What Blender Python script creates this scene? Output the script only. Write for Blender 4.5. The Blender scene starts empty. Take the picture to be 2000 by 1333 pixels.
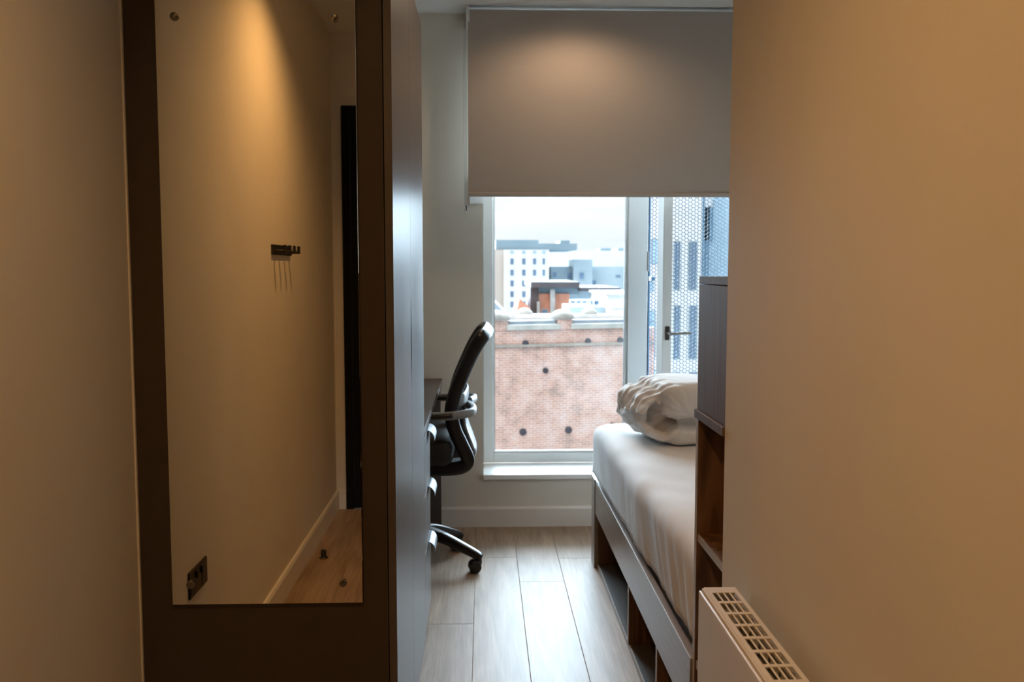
import bpy, bmesh, math, random
from mathutils import Vector, Matrix, noise
random.seed(7)
scene = bpy.context.scene
C = scene.collection
PI = math.pi
# ---------------------------------------------------------------- camera
H = 1.27
FPX = 1787.0
PITCH = math.atan(144.0 / FPX)
YAW = math.atan(57.0 / FPX * math.cos(PITCH))
cd = bpy.data.cameras.new('camera')
cd.sensor_width = 36.0
cd.lens = FPX / 2000.0 * 36.0
cd.clip_start = 0.02
cd.clip_end = 600
cam = bpy.data.objects.new('camera', cd)
C.objects.link(cam)
cam.location = (0, 0, H)
cam.rotation_euler = (PI / 2 - PITCH, 0, -YAW)
cd.dof.use_dof = True
cd.dof.focus_distance = 2.05
cd.dof.aperture_fstop = 7.5
scene.camera = cam
# ---------------------------------------------------------------- colour management
vs = scene.view_settings
vs.view_transform = 'Standard'
vs.look = 'None'
vs.gamma = 1.0
vs.use_curve_mapping = False
vs.exposure = 0.35
cy = scene.cycles
cy.use_denoising = True
cy.max_bounces = 10
cy.diffuse_bounces = 5
cy.glossy_bounces = 6
cy.transparent_max_bounces = 16
cy.sample_clamp_indirect = 6.0
cy.caustics_reflective = False
cy.caustics_refractive = False
# ---------------------------------------------------------------- world: overcast sky
SKY_STRENGTH = 0.98
w = bpy.data.worlds.new('sky')
scene.world = w
w.use_nodes = True
nt = w.node_tree
nt.nodes.clear()
out = nt.nodes.new('ShaderNodeOutputWorld')
bg = nt.nodes.new('ShaderNodeBackground')
tc = nt.nodes.new('ShaderNodeTexCoord')
mp = nt.nodes.new('ShaderNodeMapping')
mp.inputs['Scale'].default_value = (2.5, 2.5, 16)
nz = nt.nodes.new('ShaderNodeTexNoise')
nz.inputs['Scale'].default_value = 1.6
nz.inputs['Detail'].default_value = 5
cr = nt.nodes.new('ShaderNodeValToRGB')
cr.color_ramp.elements[0].position = 0.35
cr.color_ramp.elements[0].color = (0.77, 0.82, 0.87, 1)
cr.color_ramp.elements[1].position = 0.62
cr.color_ramp.elements[1].color = (0.93, 0.96, 0.98, 1)
bg.inputs['Strength'].default_value = SKY_STRENGTH
L = nt.links
L.new(tc.outputs['Generated'], mp.inputs['Vector'])
L.new(mp.outputs['Vector'], nz.inputs['Vector'])
L.new(nz.outputs['Fac'], cr.inputs['Fac'])
L.new(cr.outputs['Color'], bg.inputs['Color'])
L.new(bg.outputs[0], out.inputs['Surface'])
# added soft sun lamp from behind the building, brightens the facades opposite
sd = bpy.data.lights.new('facade_fill_sun', 'SUN')
sd.energy = 1.5
sd.angle = math.radians(40)
sd.color = (1.0, 0.96, 0.92)
so = bpy.data.objects.new('facade_fill_sun', sd)
C.objects.link(so)
so.rotation_euler = (math.radians(48), 0, math.radians(-25))
# added wide sun lamp, strengthens the overcast sky's daylight through the window
dl = bpy.data.lights.new('daylight_fill_sun', 'SUN')
dl.energy = 46.0
dl.angle = math.radians(115)
dl.color = (0.68, 0.85, 1.0)
do = bpy.data.objects.new('daylight_fill_sun', dl)
C.objects.link(do)
do.rotation_euler = (math.radians(-70), 0, math.radians(8))
# lamp powers (the lamps themselves are made by make_downlight)
LAMP_CORRIDOR = 48
LAMP_BLIND = 11
LAMP_ROOM = 17
WARM = (1.0, 0.54, 0.20)
SOFT_WARM = (1.0, 0.68, 0.42)

# ---------------------------------------------------------------- materials
def new_mat(name, col=(0.5, 0.5, 0.5), rough=0.5, metal=0.0, spec=0.5):
    m = bpy.data.materials.new(name)
    m.use_nodes = True
    b = m.node_tree.nodes['Principled BSDF']
    b.inputs['Base Color'].default_value = (*col, 1)
    b.inputs['Roughness'].default_value = rough
    b.inputs['Metallic'].default_value = metal
    b.inputs['Specular IOR Level'].default_value = spec
    return m, m.node_tree, b

def noisy(name, col, col2, rough=0.5, metal=0.0, spec=0.5, scale=(1, 1, 1), nscale=8.0, detail=4.0,
          bump=0.0, lo=0.35, hi=0.65, rand=False, distortion=0.0, rough2=None):
    m, t, b = new_mat(name, col, rough, metal, spec)
    N = t.nodes
    tc = N.new('ShaderNodeTexCoord')
    mp = N.new('ShaderNodeMapping')
    mp.inputs['Scale'].default_value = scale
    t.links.new(tc.outputs['Object'], mp.inputs['Vector'])
    src = mp.outputs['Vector']
    if rand:
        oi = N.new('ShaderNodeObjectInfo')
        mul = N.new('ShaderNodeMath')
        mul.operation = 'MULTIPLY'
        mul.inputs[1].default_value = 37.0
        t.links.new(oi.outputs['Random'], mul.inputs[0])
        add = N.new('ShaderNodeVectorMath')
        add.operation = 'ADD'
        t.links.new(src, add.inputs[0])
        t.links.new(mul.outputs[0], add.inputs[1])
        src = add.outputs[0]
    nz = N.new('ShaderNodeTexNoise')
    nz.inputs['Scale'].default_value = nscale
    nz.inputs['Detail'].default_value = detail
    nz.inputs['Distortion'].default_value = distortion
    t.links.new(src, nz.inputs['Vector'])
    cr = N.new('ShaderNodeValToRGB')
    cr.color_ramp.elements[0].position = lo
    cr.color_ramp.elements[0].color = (*col, 1)
    cr.color_ramp.elements[1].position = hi
    cr.color_ramp.elements[1].color = (*col2, 1)
    t.links.new(nz.outputs['Fac'], cr.inputs['Fac'])
    t.links.new(cr.outputs['Color'], b.inputs['Base Color'])
    if bump:
        bp = N.new('ShaderNodeBump')
        bp.inputs['Strength'].default_value = bump
        bp.inputs['Distance'].default_value = 0.002
        t.links.new(nz.outputs['Fac'], bp.inputs['Height'])
        t.links.new(bp.outputs['Normal'], b.inputs['Normal'])
    if rough2 is not None:
        mr = N.new('ShaderNodeMapRange')
        mr.inputs['To Min'].default_value = rough
        mr.inputs['To Max'].default_value = rough2
        t.links.new(nz.outputs['Fac'], mr.inputs['Value'])
        t.links.new(mr.outputs[0], b.inputs['Roughness'])
    return m

M = {}
M['wall'] = noisy('cream_wall_paint', (0.69, 0.65, 0.575), (0.72, 0.68, 0.60), 0.7, spec=0.2, nscale=3, bump=0.05)
M['ceiling'] = noisy('white_ceiling_paint', (0.78, 0.79, 0.78), (0.80, 0.81, 0.80), 0.8, spec=0.2, nscale=5)
M['skirting'] = noisy('white_satin_paint', (0.72, 0.70, 0.66), (0.75, 0.73, 0.68), 0.35, nscale=6)
M['laminate'] = noisy('dark_umber_laminate', (0.050, 0.036, 0.027), (0.056, 0.041, 0.031), 0.33, spec=0.5, nscale=30, bump=0.03)
M['laminate_front'] = noisy('dark_umber_front', (0.075, 0.060, 0.052), (0.083, 0.067, 0.058), 0.38, spec=0.9, nscale=30, bump=0.02)
M['desk'] = noisy('grey_brown_laminate', (0.085, 0.072, 0.065), (0.10, 0.086, 0.078), 0.30, spec=0.5, nscale=40, scale=(1, 0.1, 1))
M['black_door'] = noisy('black_door_paint', (0.006, 0.006, 0.007), (0.009, 0.009, 0.009), 0.8, spec=0.1, nscale=10)
M['dark_steel'] = noisy('bronze_black_plate', (0.022, 0.016, 0.012), (0.035, 0.026, 0.018), 0.4, 0.3, nscale=20)
M['black_metal'] = noisy('black_coated_metal', (0.008, 0.007, 0.006), (0.014, 0.012, 0.011), 0.45, nscale=30)
M['chrome'] = noisy('satin_chrome', (0.20, 0.185, 0.165), (0.26, 0.24, 0.22), 0.28, 1.0, nscale=20)
M['pale_metal'] = noisy('brushed_steel', (0.30, 0.34, 0.37), (0.36, 0.40, 0.43), 0.34, 1.0, nscale=30)
M['upvc'] = noisy('white_window_frame', (0.74, 0.77, 0.77), (0.78, 0.80, 0.80), 0.28, nscale=4)
M['sill'] = noisy('white_sill_board', (0.82, 0.84, 0.84), (0.86, 0.88, 0.87), 0.3, nscale=4)
M['gasket'] = noisy('dark_gasket', (0.02, 0.025, 0.04), (0.03, 0.035, 0.05), 0.5, nscale=9)
M['blind'] = noisy('taupe_blind_fabric', (0.44, 0.395, 0.35), (0.47, 0.42, 0.375), 0.85, spec=0.15, scale=(60, 1, 12), nscale=9, bump=0.15)
M['sheet'] = noisy('white_cotton_sheet', (0.76, 0.745, 0.735), (0.80, 0.785, 0.775), 0.85, spec=0.15, nscale=5, bump=0.12)
M['duvet'] = noisy('white_duvet_cotton', (0.76, 0.745, 0.725), (0.81, 0.79, 0.77), 0.85, spec=0.15, nscale=9, bump=0.25)
M['radiator'] = noisy('white_radiator_enamel', (0.66, 0.62, 0.56), (0.69, 0.65, 0.59), 0.35, nscale=6)
M['fin'] = noisy('shade_dark_radiator_fin', (0.025, 0.02, 0.014), (0.05, 0.038, 0.025), 0.6, nscale=60)  # near-black colour puts the shade inside the grille slots into the fins
M['chair_black'] = noisy('black_mesh_fabric', (0.007, 0.007, 0.008), (0.014, 0.014, 0.015), 0.55, nscale=120, bump=0.3)
M['chair_plastic'] = noisy('black_chair_plastic', (0.010, 0.010, 0.011), (0.015, 0.015, 0.017), 0.30, nscale=14)
M['chair_grey'] = noisy('grey_chair_plastic', (0.24, 0.26, 0.27), (0.29, 0.31, 0.32), 0.32, nscale=14)
M['walnut'] = noisy('walnut_veneer', (0.075, 0.034, 0.014), (0.21, 0.105, 0.048), 0.45, scale=(14, 14, 1.2), nscale=2.2, detail=7, distortion=1.2, bump=0.15)
M['grey_oak'] = noisy('grey_brown_ash_veneer', (0.105, 0.075, 0.060), (0.175, 0.130, 0.105), 0.6, scale=(90, 90, 1.6), nscale=1.5, detail=5, distortion=0.3, bump=0.12, lo=0.3, hi=0.7, spec=0.2)
M['grey_oak_rail'] = noisy('grey_brown_ash_rail', (0.20, 0.158, 0.132), (0.29, 0.235, 0.20), 0.28, spec=0.6, scale=(60, 1.6, 90), nscale=1.5, detail=5, distortion=0.3, bump=0.1, lo=0.3, hi=0.7)
M['edge_band'] = noisy('pale_edge_band', (0.42, 0.39, 0.36), (0.48, 0.45, 0.41), 0.4, nscale=30)
M['board_under'] = noisy('shelf_dark_board', (0.10, 0.085, 0.078), (0.14, 0.12, 0.11), 0.35, scale=(30, 1, 30), nscale=2)
M['subfloor'] = noisy('subfloor_screed', (0.02, 0.016, 0.012), (0.03, 0.025, 0.02), 0.9, nscale=5)
M['screen'] = noisy('blue_grey_perforated_metal', (0.10, 0.15, 0.21), (0.13, 0.19, 0.26), 0.35, 0.0, nscale=3)
M['mirror'], _, _b = new_mat('mirror_silver', (0.90, 0.86, 0.74), 0.0, 1.0)
M['bulb'], _t, _b = new_mat('warm_lamp_glass', (1, 0.8, 0.6), 0.5)
_b.inputs['Emission Color'].default_value = (*WARM, 1)
_b.inputs['Emission Strength'].default_value = 12

def plank_mat():
    m, t, b = new_mat('oak_laminate_plank', (0.4, 0.3, 0.2), 0.3)
    N = t.nodes; Lk = t.links
    tc = N.new('ShaderNodeTexCoord')
    oi = N.new('ShaderNodeObjectInfo')
    mul = N.new('ShaderNodeMath'); mul.operation = 'MULTIPLY'; mul.inputs[1].default_value = 53.0
    Lk.new(oi.outputs['Random'], mul.inputs[0])
    add = N.new('ShaderNodeVectorMath'); add.operation = 'ADD'
    Lk.new(tc.outputs['Object'], add.inputs[0]); Lk.new(mul.outputs[0], add.inputs[1])
    mp = N.new('ShaderNodeMapping'); mp.inputs['Scale'].default_value = (9, 0.9, 1)
    Lk.new(add.outputs[0], mp.inputs['Vector'])
    n1 = N.new('ShaderNodeTexNoise'); n1.inputs['Scale'].default_value = 1.6
    n1.inputs['Detail'].default_value = 6; n1.inputs['Distortion'].default_value = 1.4
    Lk.new(mp.outputs[0], n1.inputs['Vector'])
    mp2 = N.new('ShaderNodeMapping'); mp2.inputs['Scale'].default_value = (160, 5, 1)
    Lk.new(add.outputs[0], mp2.inputs['Vector'])
    n2 = N.new('ShaderNodeTexNoise'); n2.inputs['Scale'].default_value = 1.0; n2.inputs['Detail'].default_value = 3
    Lk.new(mp2.outputs[0], n2.inputs['Vector'])
    cr = N.new('ShaderNodeValToRGB')
    cr.color_ramp.elements[0].position = 0.3; cr.color_ramp.elements[0].color = (0.25, 0.170, 0.110, 1)
    cr.color_ramp.elements[1].position = 0.72; cr.color_ramp.elements[1].color = (0.43, 0.315, 0.22, 1)
    Lk.new(n1.outputs['Fac'], cr.inputs['Fac'])
    mx = N.new('ShaderNodeMix'); mx.data_type = 'RGBA'; mx.blend_type = 'MULTIPLY'
    mx.inputs[0].default_value = 0.5
    cr2 = N.new('ShaderNodeValToRGB')
    cr2.color_ramp.elements[0].position = 0.35; cr2.color_ramp.elements[0].color = (0.55, 0.5, 0.46, 1)
    cr2.color_ramp.elements[1].position = 0.6; cr2.color_ramp.elements[1].color = (1, 1, 1, 1)
    Lk.new(n2.outputs['Fac'], cr2.inputs['Fac'])
    Lk.new(cr.outputs['Color'], mx.inputs[6]); Lk.new(cr2.outputs['Color'], mx.inputs[7])
    hv = N.new('ShaderNodeHueSaturation')
    mr = N.new('ShaderNodeMapRange'); mr.inputs['To Min'].default_value = 0.9; mr.inputs['To Max'].default_value = 1.08
    Lk.new(oi.outputs['Random'], mr.inputs['Value']); Lk.new(mr.outputs[0], hv.inputs['Value'])
    Lk.new(mx.outputs[2], hv.inputs['Color'])
    Lk.new(hv.outputs['Color'], b.inputs['Base Color'])
    b.inputs['Roughness'].default_value = 0.48
    b.inputs['Specular IOR Level'].default_value = 0.52
    bp = N.new('ShaderNodeBump'); bp.inputs['Strength'].default_value = 0.12; bp.inputs['Distance'].default_value = 0.001
    Lk.new(n2.outputs['Fac'], bp.inputs['Height']); Lk.new(bp.outputs[0], b.inputs['Normal'])
    return m
M['plank'] = plank_mat()

def glass_mat(name, refl=0.08, tint=(0.97, 0.99, 0.99)):
    m = bpy.data.materials.new(name); m.use_nodes = True
    t = m.node_tree; t.nodes.clear()
    o = t.nodes.new('ShaderNodeOutputMaterial')
    tr = t.nodes.new('ShaderNodeBsdfTransparent'); tr.inputs[0].default_value = (*tint, 1)
    gl = t.nodes.new('ShaderNodeBsdfGlossy'); gl.inputs['Roughness'].default_value = 0.01
    fr = t.nodes.new('ShaderNodeFresnel'); fr.inputs[0].default_value = 1.45
    mu = t.nodes.new('ShaderNodeMath'); mu.operation = 'MULTIPLY'; mu.inputs[1].default_value = refl * 12
    mx = t.nodes.new('ShaderNodeMixShader')
    t.links.new(fr.outputs[0], mu.inputs[0]); t.links.new(mu.outputs[0], mx.inputs[0])
    t.links.new(tr.outputs[0], mx.inputs[1]); t.links.new(gl.outputs[0], mx.inputs[2])
    t.links.new(mx.outputs[0], o.inputs[0])
    return m
M['glass'] = glass_mat('window_glass')

def sheer_mat():
    m = bpy.data.materials.new('sheer_blind_fabric'); m.use_nodes = True
    t = m.node_tree; t.nodes.clear()
    o = t.nodes.new('ShaderNodeOutputMaterial')
    tr = t.nodes.new('ShaderNodeBsdfTransparent')
    df = t.nodes.new('ShaderNodeBsdfDiffuse'); df.inputs[0].default_value = (0.6, 0.66, 0.7, 1)
    tl = t.nodes.new('ShaderNodeBsdfTranslucent'); tl.inputs[0].default_value = (0.6, 0.68, 0.74, 1)
    m1 = t.nodes.new('ShaderNodeMixShader'); m2 = t.nodes.new('ShaderNodeMixShader')
    m1.inputs[0].default_value = 0.5; m2.inputs[0].default_value = 0.45
    t.links.new(df.outputs[0], m1.inputs[1]); t.links.new(tl.outputs[0], m1.inputs[2])
    t.links.new(tr.outputs[0], m2.inputs[1]); t.links.new(m1.outputs[0], m2.inputs[2])
    t.links.new(m2.outputs[0], o.inputs[0])
    return m
M['sheer'] = sheer_mat()

def brick_mat():
    m, t, b = new_mat('weathered_red_brick', (0.5, 0.3, 0.2), 0.85, spec=0.2)
    N = t.nodes; Lk = t.links
    tc = N.new('ShaderNodeTexCoord')
    mp = N.new('ShaderNodeMapping'); mp.inputs['Rotation'].default_value = (PI / 2, 0, 0)
    Lk.new(tc.outputs['Object'], mp.inputs['Vector'])
    br = N.new('ShaderNodeTexBrick')
    br.inputs['Scale'].default_value = 1.0
    br.inputs['Brick Width'].default_value = 0.235
    br.inputs['Row Height'].default_value = 0.080
    br.inputs['Mortar Size'].default_value = 0.013
    br.inputs['Color1'].default_value = (0.56, 0.30, 0.22, 1)
    br.inputs['Color2'].default_value = (0.34, 0.17, 0.135, 1)
    br.inputs['Mortar'].default_value = (0.62, 0.57, 0.56, 1)
    Lk.new(mp.outputs[0], br.inputs['Vector'])
    n = N.new('ShaderNodeTexNoise'); n.inputs['Scale'].default_value = 0.9; n.inputs['Detail'].default_value = 8
    n.inputs['Roughness'].default_value = 0.7
    Lk.new(tc.outputs['Object'], n.inputs['Vector'])
    cr = N.new('ShaderNodeValToRGB')
    cr.color_ramp.elements[0].position = 0.35; cr.color_ramp.elements[0].color = (0.26, 0.22, 0.20, 1)
    cr.color_ramp.elements[1].position = 0.62; cr.color_ramp.elements[1].color = (0.76, 0.66, 0.66, 1)
    e = cr.color_ramp.elements.new(0.48); e.color = (0.62, 0.42, 0.36, 1)
    Lk.new(n.outputs['Fac'], cr.inputs['Fac'])
    mx = N.new('ShaderNodeMix'); mx.data_type = 'RGBA'; mx.inputs[0].default_value = 0.5
    Lk.new(br.outputs['Color'], mx.inputs[6]); Lk.new(cr.outputs['Color'], mx.inputs[7])
    Lk.new(mx.outputs[2], b.inputs['Base Color'])
    bp = N.new('ShaderNodeBump'); bp.inputs['Strength'].default_value = 0.4; bp.inputs['Distance'].default_value = 0.02
    bp.invert = True
    Lk.new(br.outputs['Fac'], bp.inputs['Height']); Lk.new(bp.outputs[0], b.inputs['Normal'])
    return m
M['brick'] = brick_mat()
M['brick_far'] = noisy('distant_red_brick', (0.46, 0.19, 0.12), (0.58, 0.27, 0.18), 0.9, spec=0.1, nscale=2)
M['stone'] = noisy('weathered_coping_stone', (0.38, 0.41, 0.41), (0.52, 0.53, 0.51), 0.85, spec=0.2, nscale=2.5)
M['stone_cap'] = noisy('pale_stone_cap', (0.30, 0.29, 0.27), (0.40, 0.385, 0.36), 0.85, spec=0.2, nscale=3)
M['iron'] = noisy('black_iron_plate', (0.03, 0.035, 0.05), (0.06, 0.06, 0.08), 0.7, nscale=6)
M['white_render'] = noisy('white_render', (0.58, 0.60, 0.62), (0.64, 0.66, 0.67), 0.8, spec=0.2, nscale=0.3)
M['beige_render'] = noisy('beige_render', (0.44, 0.38, 0.33), (0.50, 0.43, 0.38), 0.8, spec=0.2, nscale=0.3)
M['grey_clad'] = noisy('slate_grey_cladding', (0.17, 0.24, 0.28), (0.21, 0.28, 0.32), 0.6, nscale=0.4)
M['pale_blue'] = noisy('pale_blue_cladding', (0.30, 0.38, 0.43), (0.36, 0.44, 0.48), 0.6, nscale=0.4)
M['blue_clad'] = noisy('blue_glazed_cladding', (0.30, 0.46, 0.60), (0.40, 0.55, 0.68), 0.4, nscale=0.15)
M['deep_blue'] = noisy('deep_blue_cladding', (0.06, 0.16, 0.26), (0.10, 0.22, 0.34), 0.4, nscale=0.3)
M['brown_roof'] = noisy('dark_brown_roof', (0.05, 0.038, 0.042), (0.075, 0.06, 0.062), 0.7, nscale=0.8)
M['far_glass'] = noisy('distant_window_glass', (0.07, 0.12, 0.20), (0.12, 0.19, 0.28), 0.25, nscale=1)
M['slate'] = noisy('slate_roof', (0.22, 0.27, 0.33), (0.28, 0.33, 0.38), 0.7, nscale=2)
M['ground'] = noisy('street_asphalt', (0.20, 0.20, 0.20), (0.28, 0.28, 0.27), 0.9, nscale=0.5)

# ---------------------------------------------------------------- mesh helpers
def link(name, bm, mat, parent=None, smooth=False, bevel=0.0, kind=None, segs=2):
    bmesh.ops.recalc_face_normals(bm, faces=bm.faces[:])
    me = bpy.data.meshes.new(name)
    bm.to_mesh(me); bm.free()
    if mat is not None:
        me.materials.append(M[mat] if isinstance(mat, str) else mat)
    if smooth:
        for p in me.polygons: p.use_smooth = True
        if smooth != 'all':
            me.set_sharp_from_angle(angle=math.radians(40))
    o = bpy.data.objects.new(name, me)
    C.objects.link(o)
    if parent is not None:
        o.parent = parent
        o.matrix_parent_inverse = Matrix.Identity(4)
    if bevel:
        md = o.modifiers.new('bevel', 'BEVEL'); md.width = bevel; md.segments = segs; md.limit_method = 'ANGLE'
        md.angle_limit = math.radians(40)
    if kind: o['kind'] = kind
    return o

def empty(name, loc=(0, 0, 0), rz=0.0):
    o = bpy.data.objects.new(name, None)
    o.empty_display_size = 0.1
    C.objects.link(o); o.location = loc; o.rotation_euler = (0, 0, rz)
    return o

def tag(o, label, cat, group=None, kind=None):
    o['label'] = label; o['category'] = cat
    if group: o['group'] = group
    if kind: o['kind'] = kind
    return o

def box(bm, x0, x1, y0, y1, z0, z1, mat=None):
    vs_ = [bm.verts.new(v) for v in ((x0, y0, z0), (x1, y0, z0), (x1, y1, z0), (x0, y1, z0),
                                     (x0, y0, z1), (x1, y0, z1), (x1, y1, z1), (x0, y1, z1))]
    if mat is not None:
        for v in vs_: v.co = mat @ v.co
    for f in ((0, 3, 2, 1), (4, 5, 6, 7), (0, 1, 5, 4), (1, 2, 6, 5), (2, 3, 7, 6), (3, 0, 4, 7)):
        bm.faces.new([vs_[i] for i in f])
    return bm

def bx(*a, mat=None):
    return box(bmesh.new(), *a, mat=mat)

def boxes(*lst):
    bm = bmesh.new()
    for a in lst: box(bm, *a)
    return bm

def prism(poly, axis, a, b):
    """poly of 2-D points; extruded from a to b along the axis ('x': pts are (y,z); 'y': (x,z); 'z': (x,y))"""
    bm = bmesh.new()
    def mk(p, d):
        return {'x': (d, p[0], p[1]), 'y': (p[0], d, p[1]), 'z': (p[0], p[1], d)}[axis]
    A = [bm.verts.new(mk(p, a)) for p in poly]; B = [bm.verts.new(mk(p, b)) for p in poly]
    n = len(poly)
    bm.faces.new(A); bm.faces.new(B[::-1])
    for i in range(n): bm.faces.new([A[i], A[(i + 1) % n], B[(i + 1) % n], B[i]])
    return bm

def cyl(bm, p0, p1, r0, r1=None, seg=20, caps=True):
    r1 = r0 if r1 is None else r1
    p0 = Vector(p0); p1 = Vector(p1); d = (p1 - p0).normalized()
    u = d.orthogonal().normalized(); v = d.cross(u)
    A = []; B = []
    for i in range(seg):
        a = 2 * PI * i / seg; e = u * math.cos(a) + v * math.sin(a)
        A.append(bm.verts.new(p0 + e * r0)); B.append(bm.verts.new(p1 + e * r1))
    for i in range(seg): bm.faces.new([A[i], A[(i + 1) % seg], B[(i + 1) % seg], B[i]])
    if caps: bm.faces.new(A[::-1]); bm.faces.new(B)
    return bm

def lathe(bm, prof, centre=(0, 0, 0), seg=24, axis='z'):
    rings = []
    cx, cy_, cz = centre
    for r, h in prof:
        ring = []
        for i in range(seg):
            a = 2 * PI * i / seg
            p = (math.cos(a) * r, math.sin(a) * r, h)
            if axis == 'y': p = (p[0], p[2], p[1])
            if axis == 'x': p = (p[2], p[0], p[1])
            ring.append(bm.verts.new((cx + p[0], cy_ + p[1], cz + p[2])))
        rings.append(ring)
    for a, b in zip(rings[:-1], rings[1:]):
        for i in range(seg): bm.faces.new([a[i], a[(i + 1) % seg], b[(i + 1) % seg], b[i]])
    bm.faces.new(rings[0]); bm.faces.new(rings[-1])
    return bm

def catmull(pts, n=8):
    P = [Vector(p) for p in pts]; P = [2 * P[0] - P[1]] + P + [2 * P[-1] - P[-2]]
    o = []
    for i in range(1, len(P) - 2):
        for k in range(n):
            t = k / n; a, b, c, d = P[i - 1], P[i], P[i + 1], P[i + 2]
            o.append(0.5 * ((2 * b) + (c - a) * t + (2 * a - 5 * b + 4 * c - d) * t * t + (3 * b - a - 3 * c + d) * t ** 3))
    o.append(P[-2])
    return o

def sweep(bm, pts, w_, h_, ref=(0, 0, 1), seg=14, scale=None, power=2.6, refs=None):
    """superellipse section w_ (across) x h_ (along ref) swept along pts"""
    n = len(pts); rings = []
    for i, p in enumerate(pts):
        p = Vector(p)
        t = (Vector(pts[min(i + 1, n - 1)]) - Vector(pts[max(i - 1, 0)])).normalized()
        rf = Vector(refs[i] if refs else ref)
        nrm = (rf - t * rf.dot(t))
        if nrm.length < 1e-4: nrm = t.orthogonal()
        nrm.normalize(); b = t.cross(nrm)
        s = scale(i / (n - 1)) if scale else (1, 1)
        ring = []
        for k in range(seg):
            a = 2 * PI * k / seg; ca, sa = math.cos(a), math.sin(a)
            x = math.copysign(abs(ca) ** (2 / power), ca) * w_ / 2 * s[0]
            y = math.copysign(abs(sa) ** (2 / power), sa) * h_ / 2 * s[1]
            ring.append(bm.verts.new(p + b * x + nrm * y))
        rings.append(ring)
    for a, b in zip(rings[:-1], rings[1:]):
        for i in range(seg): bm.faces.new([a[i], a[(i + 1) % seg], b[(i + 1) % seg], b[i]])
    bm.faces.new(rings[0]); bm.faces.new(rings[-1])
    return bm

def cushion(x0, x1, y0, y1, z0, z1, r, n=(20, 20, 8), fn=None):
    """rounded box with evenly meshed faces; fn(Vector)->Vector moves points"""
    bm = bmesh.new(); cache = {}
    lo = Vector((x0, y0, z0)); hi = Vector((x1, y1, z1))
    def vert(i, j, k):
        key = (i, j, k)
        if key in cache: return cache[key]
        def sp(q, m_):
            s = q / m_
            return 0.5 - 0.5 * math.cos(PI * s) if False else s
        p = Vector((x0 + (x1 - x0) * sp(i, n[0]), y0 + (y1 - y0) * sp(j, n[1]), z0 + (z1 - z0) * sp(k, n[2])))
        q = Vector([min(max(p[a], lo[a] + r), hi[a] - r) for a in range(3)])
        d = p - q
        if d.length > 1e-9:
            m_ = max(abs(d[0]), abs(d[1]), abs(d[2]))
            d = d.normalized() * r * (m_ / r) if m_ < r else d.normalized() * r
            p = q + d
        if fn: p = fn(p)
        v = bm.verts.new(p); cache[key] = v
        return v
    for (a, b, c, fixed) in ((0, 1, 2, 0), (0, 1, 2, n[2]), (1, 2, 0, 0), (1, 2, 0, n[0]), (0, 2, 1, 0), (0, 2, 1, n[1])):
        for i in range(n[a]):
            for j in range(n[b]):
                q = []
                for di, dj in ((0, 0), (1, 0), (1, 1), (0, 1)):
                    idx = [0, 0, 0]; idx[a] = i + di; idx[b] = j + dj; idx[c] = fixed
                    q.append(vert(*idx))
                bm.faces.new(q)
    return bm

def P(px, py, Y):
    """world X, Z of a point seen at (px, py) standing on the plane y = Y"""
    F = Vector((math.sin(YAW) * math.cos(PITCH), math.cos(YAW) * math.cos(PITCH), -math.sin(PITCH)))
    R = Vector((math.cos(YAW), -math.sin(YAW), 0)); U = R.cross(F)
    d = F * FPX + R * (px - 1000) - U * (py - 666.5)
    t = Y / d.y
    return d.x * t, H + d.z * t

# ---------------------------------------------------------------- room shell
XL, XC, XR = -0.772, 0.475, 1.70         # left wall, corridor wall, far right wall
YB, YC, YF = -0.727, 1.765, 4.414        # back wall, corridor corner, window wall
ZC = 2.46
def structure(name, bm, mat, parent=None, **k):
    o = link(name, bm, mat, parent, **k)
    if parent is None: o['kind'] = 'structure'
    return o
structure('wall_left', bx(XL - 0.15, XL, YB - 0.15, YF + 0.35, -0.1, ZC + 0.12), 'wall')
structure('wall_corridor', bx(XC, XR, YB - 0.15, YC, -0.1, ZC + 0.12), 'wall')
structure('wall_right', bx(XR, XR + 0.15, YB - 0.15, YF + 0.35, -0.1, ZC + 0.12), 'wall')
structure('wall_back', boxes((XL, -0.72, YB - 0.15, YB, -0.1, ZC), (0.20, XC, YB - 0.15, YB, -0.1, ZC), (-0.72, 0.20, YB - 0.15, YB, 2.09, ZC)), 'wall')
WX0, WX1, WZ0, WZ1, WY = 0.0, 1.45, 0.235, 2.40, 4.66
structure('wall_window', boxes((XL, WX0, YF, YF + 0.35, -0.1, ZC), (WX1, XR, YF, YF + 0.35, -0.1, ZC),
                               (WX0, WX1, YF, YF + 0.35, -0.1, WZ0), (WX0, WX1, YF, YF + 0.35, WZ1, ZC)), 'wall')
structure('ceiling', bx(XL - 0.15, XR + 0.15, YB - 0.15, YF + 0.35, ZC, ZC + 0.12), 'ceiling')
fl = structure('floor', bx(XL - 0.15, XR + 0.15, YB - 0.15, YF + 0.35, -0.13, -0.012), 'subfloor')
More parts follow.
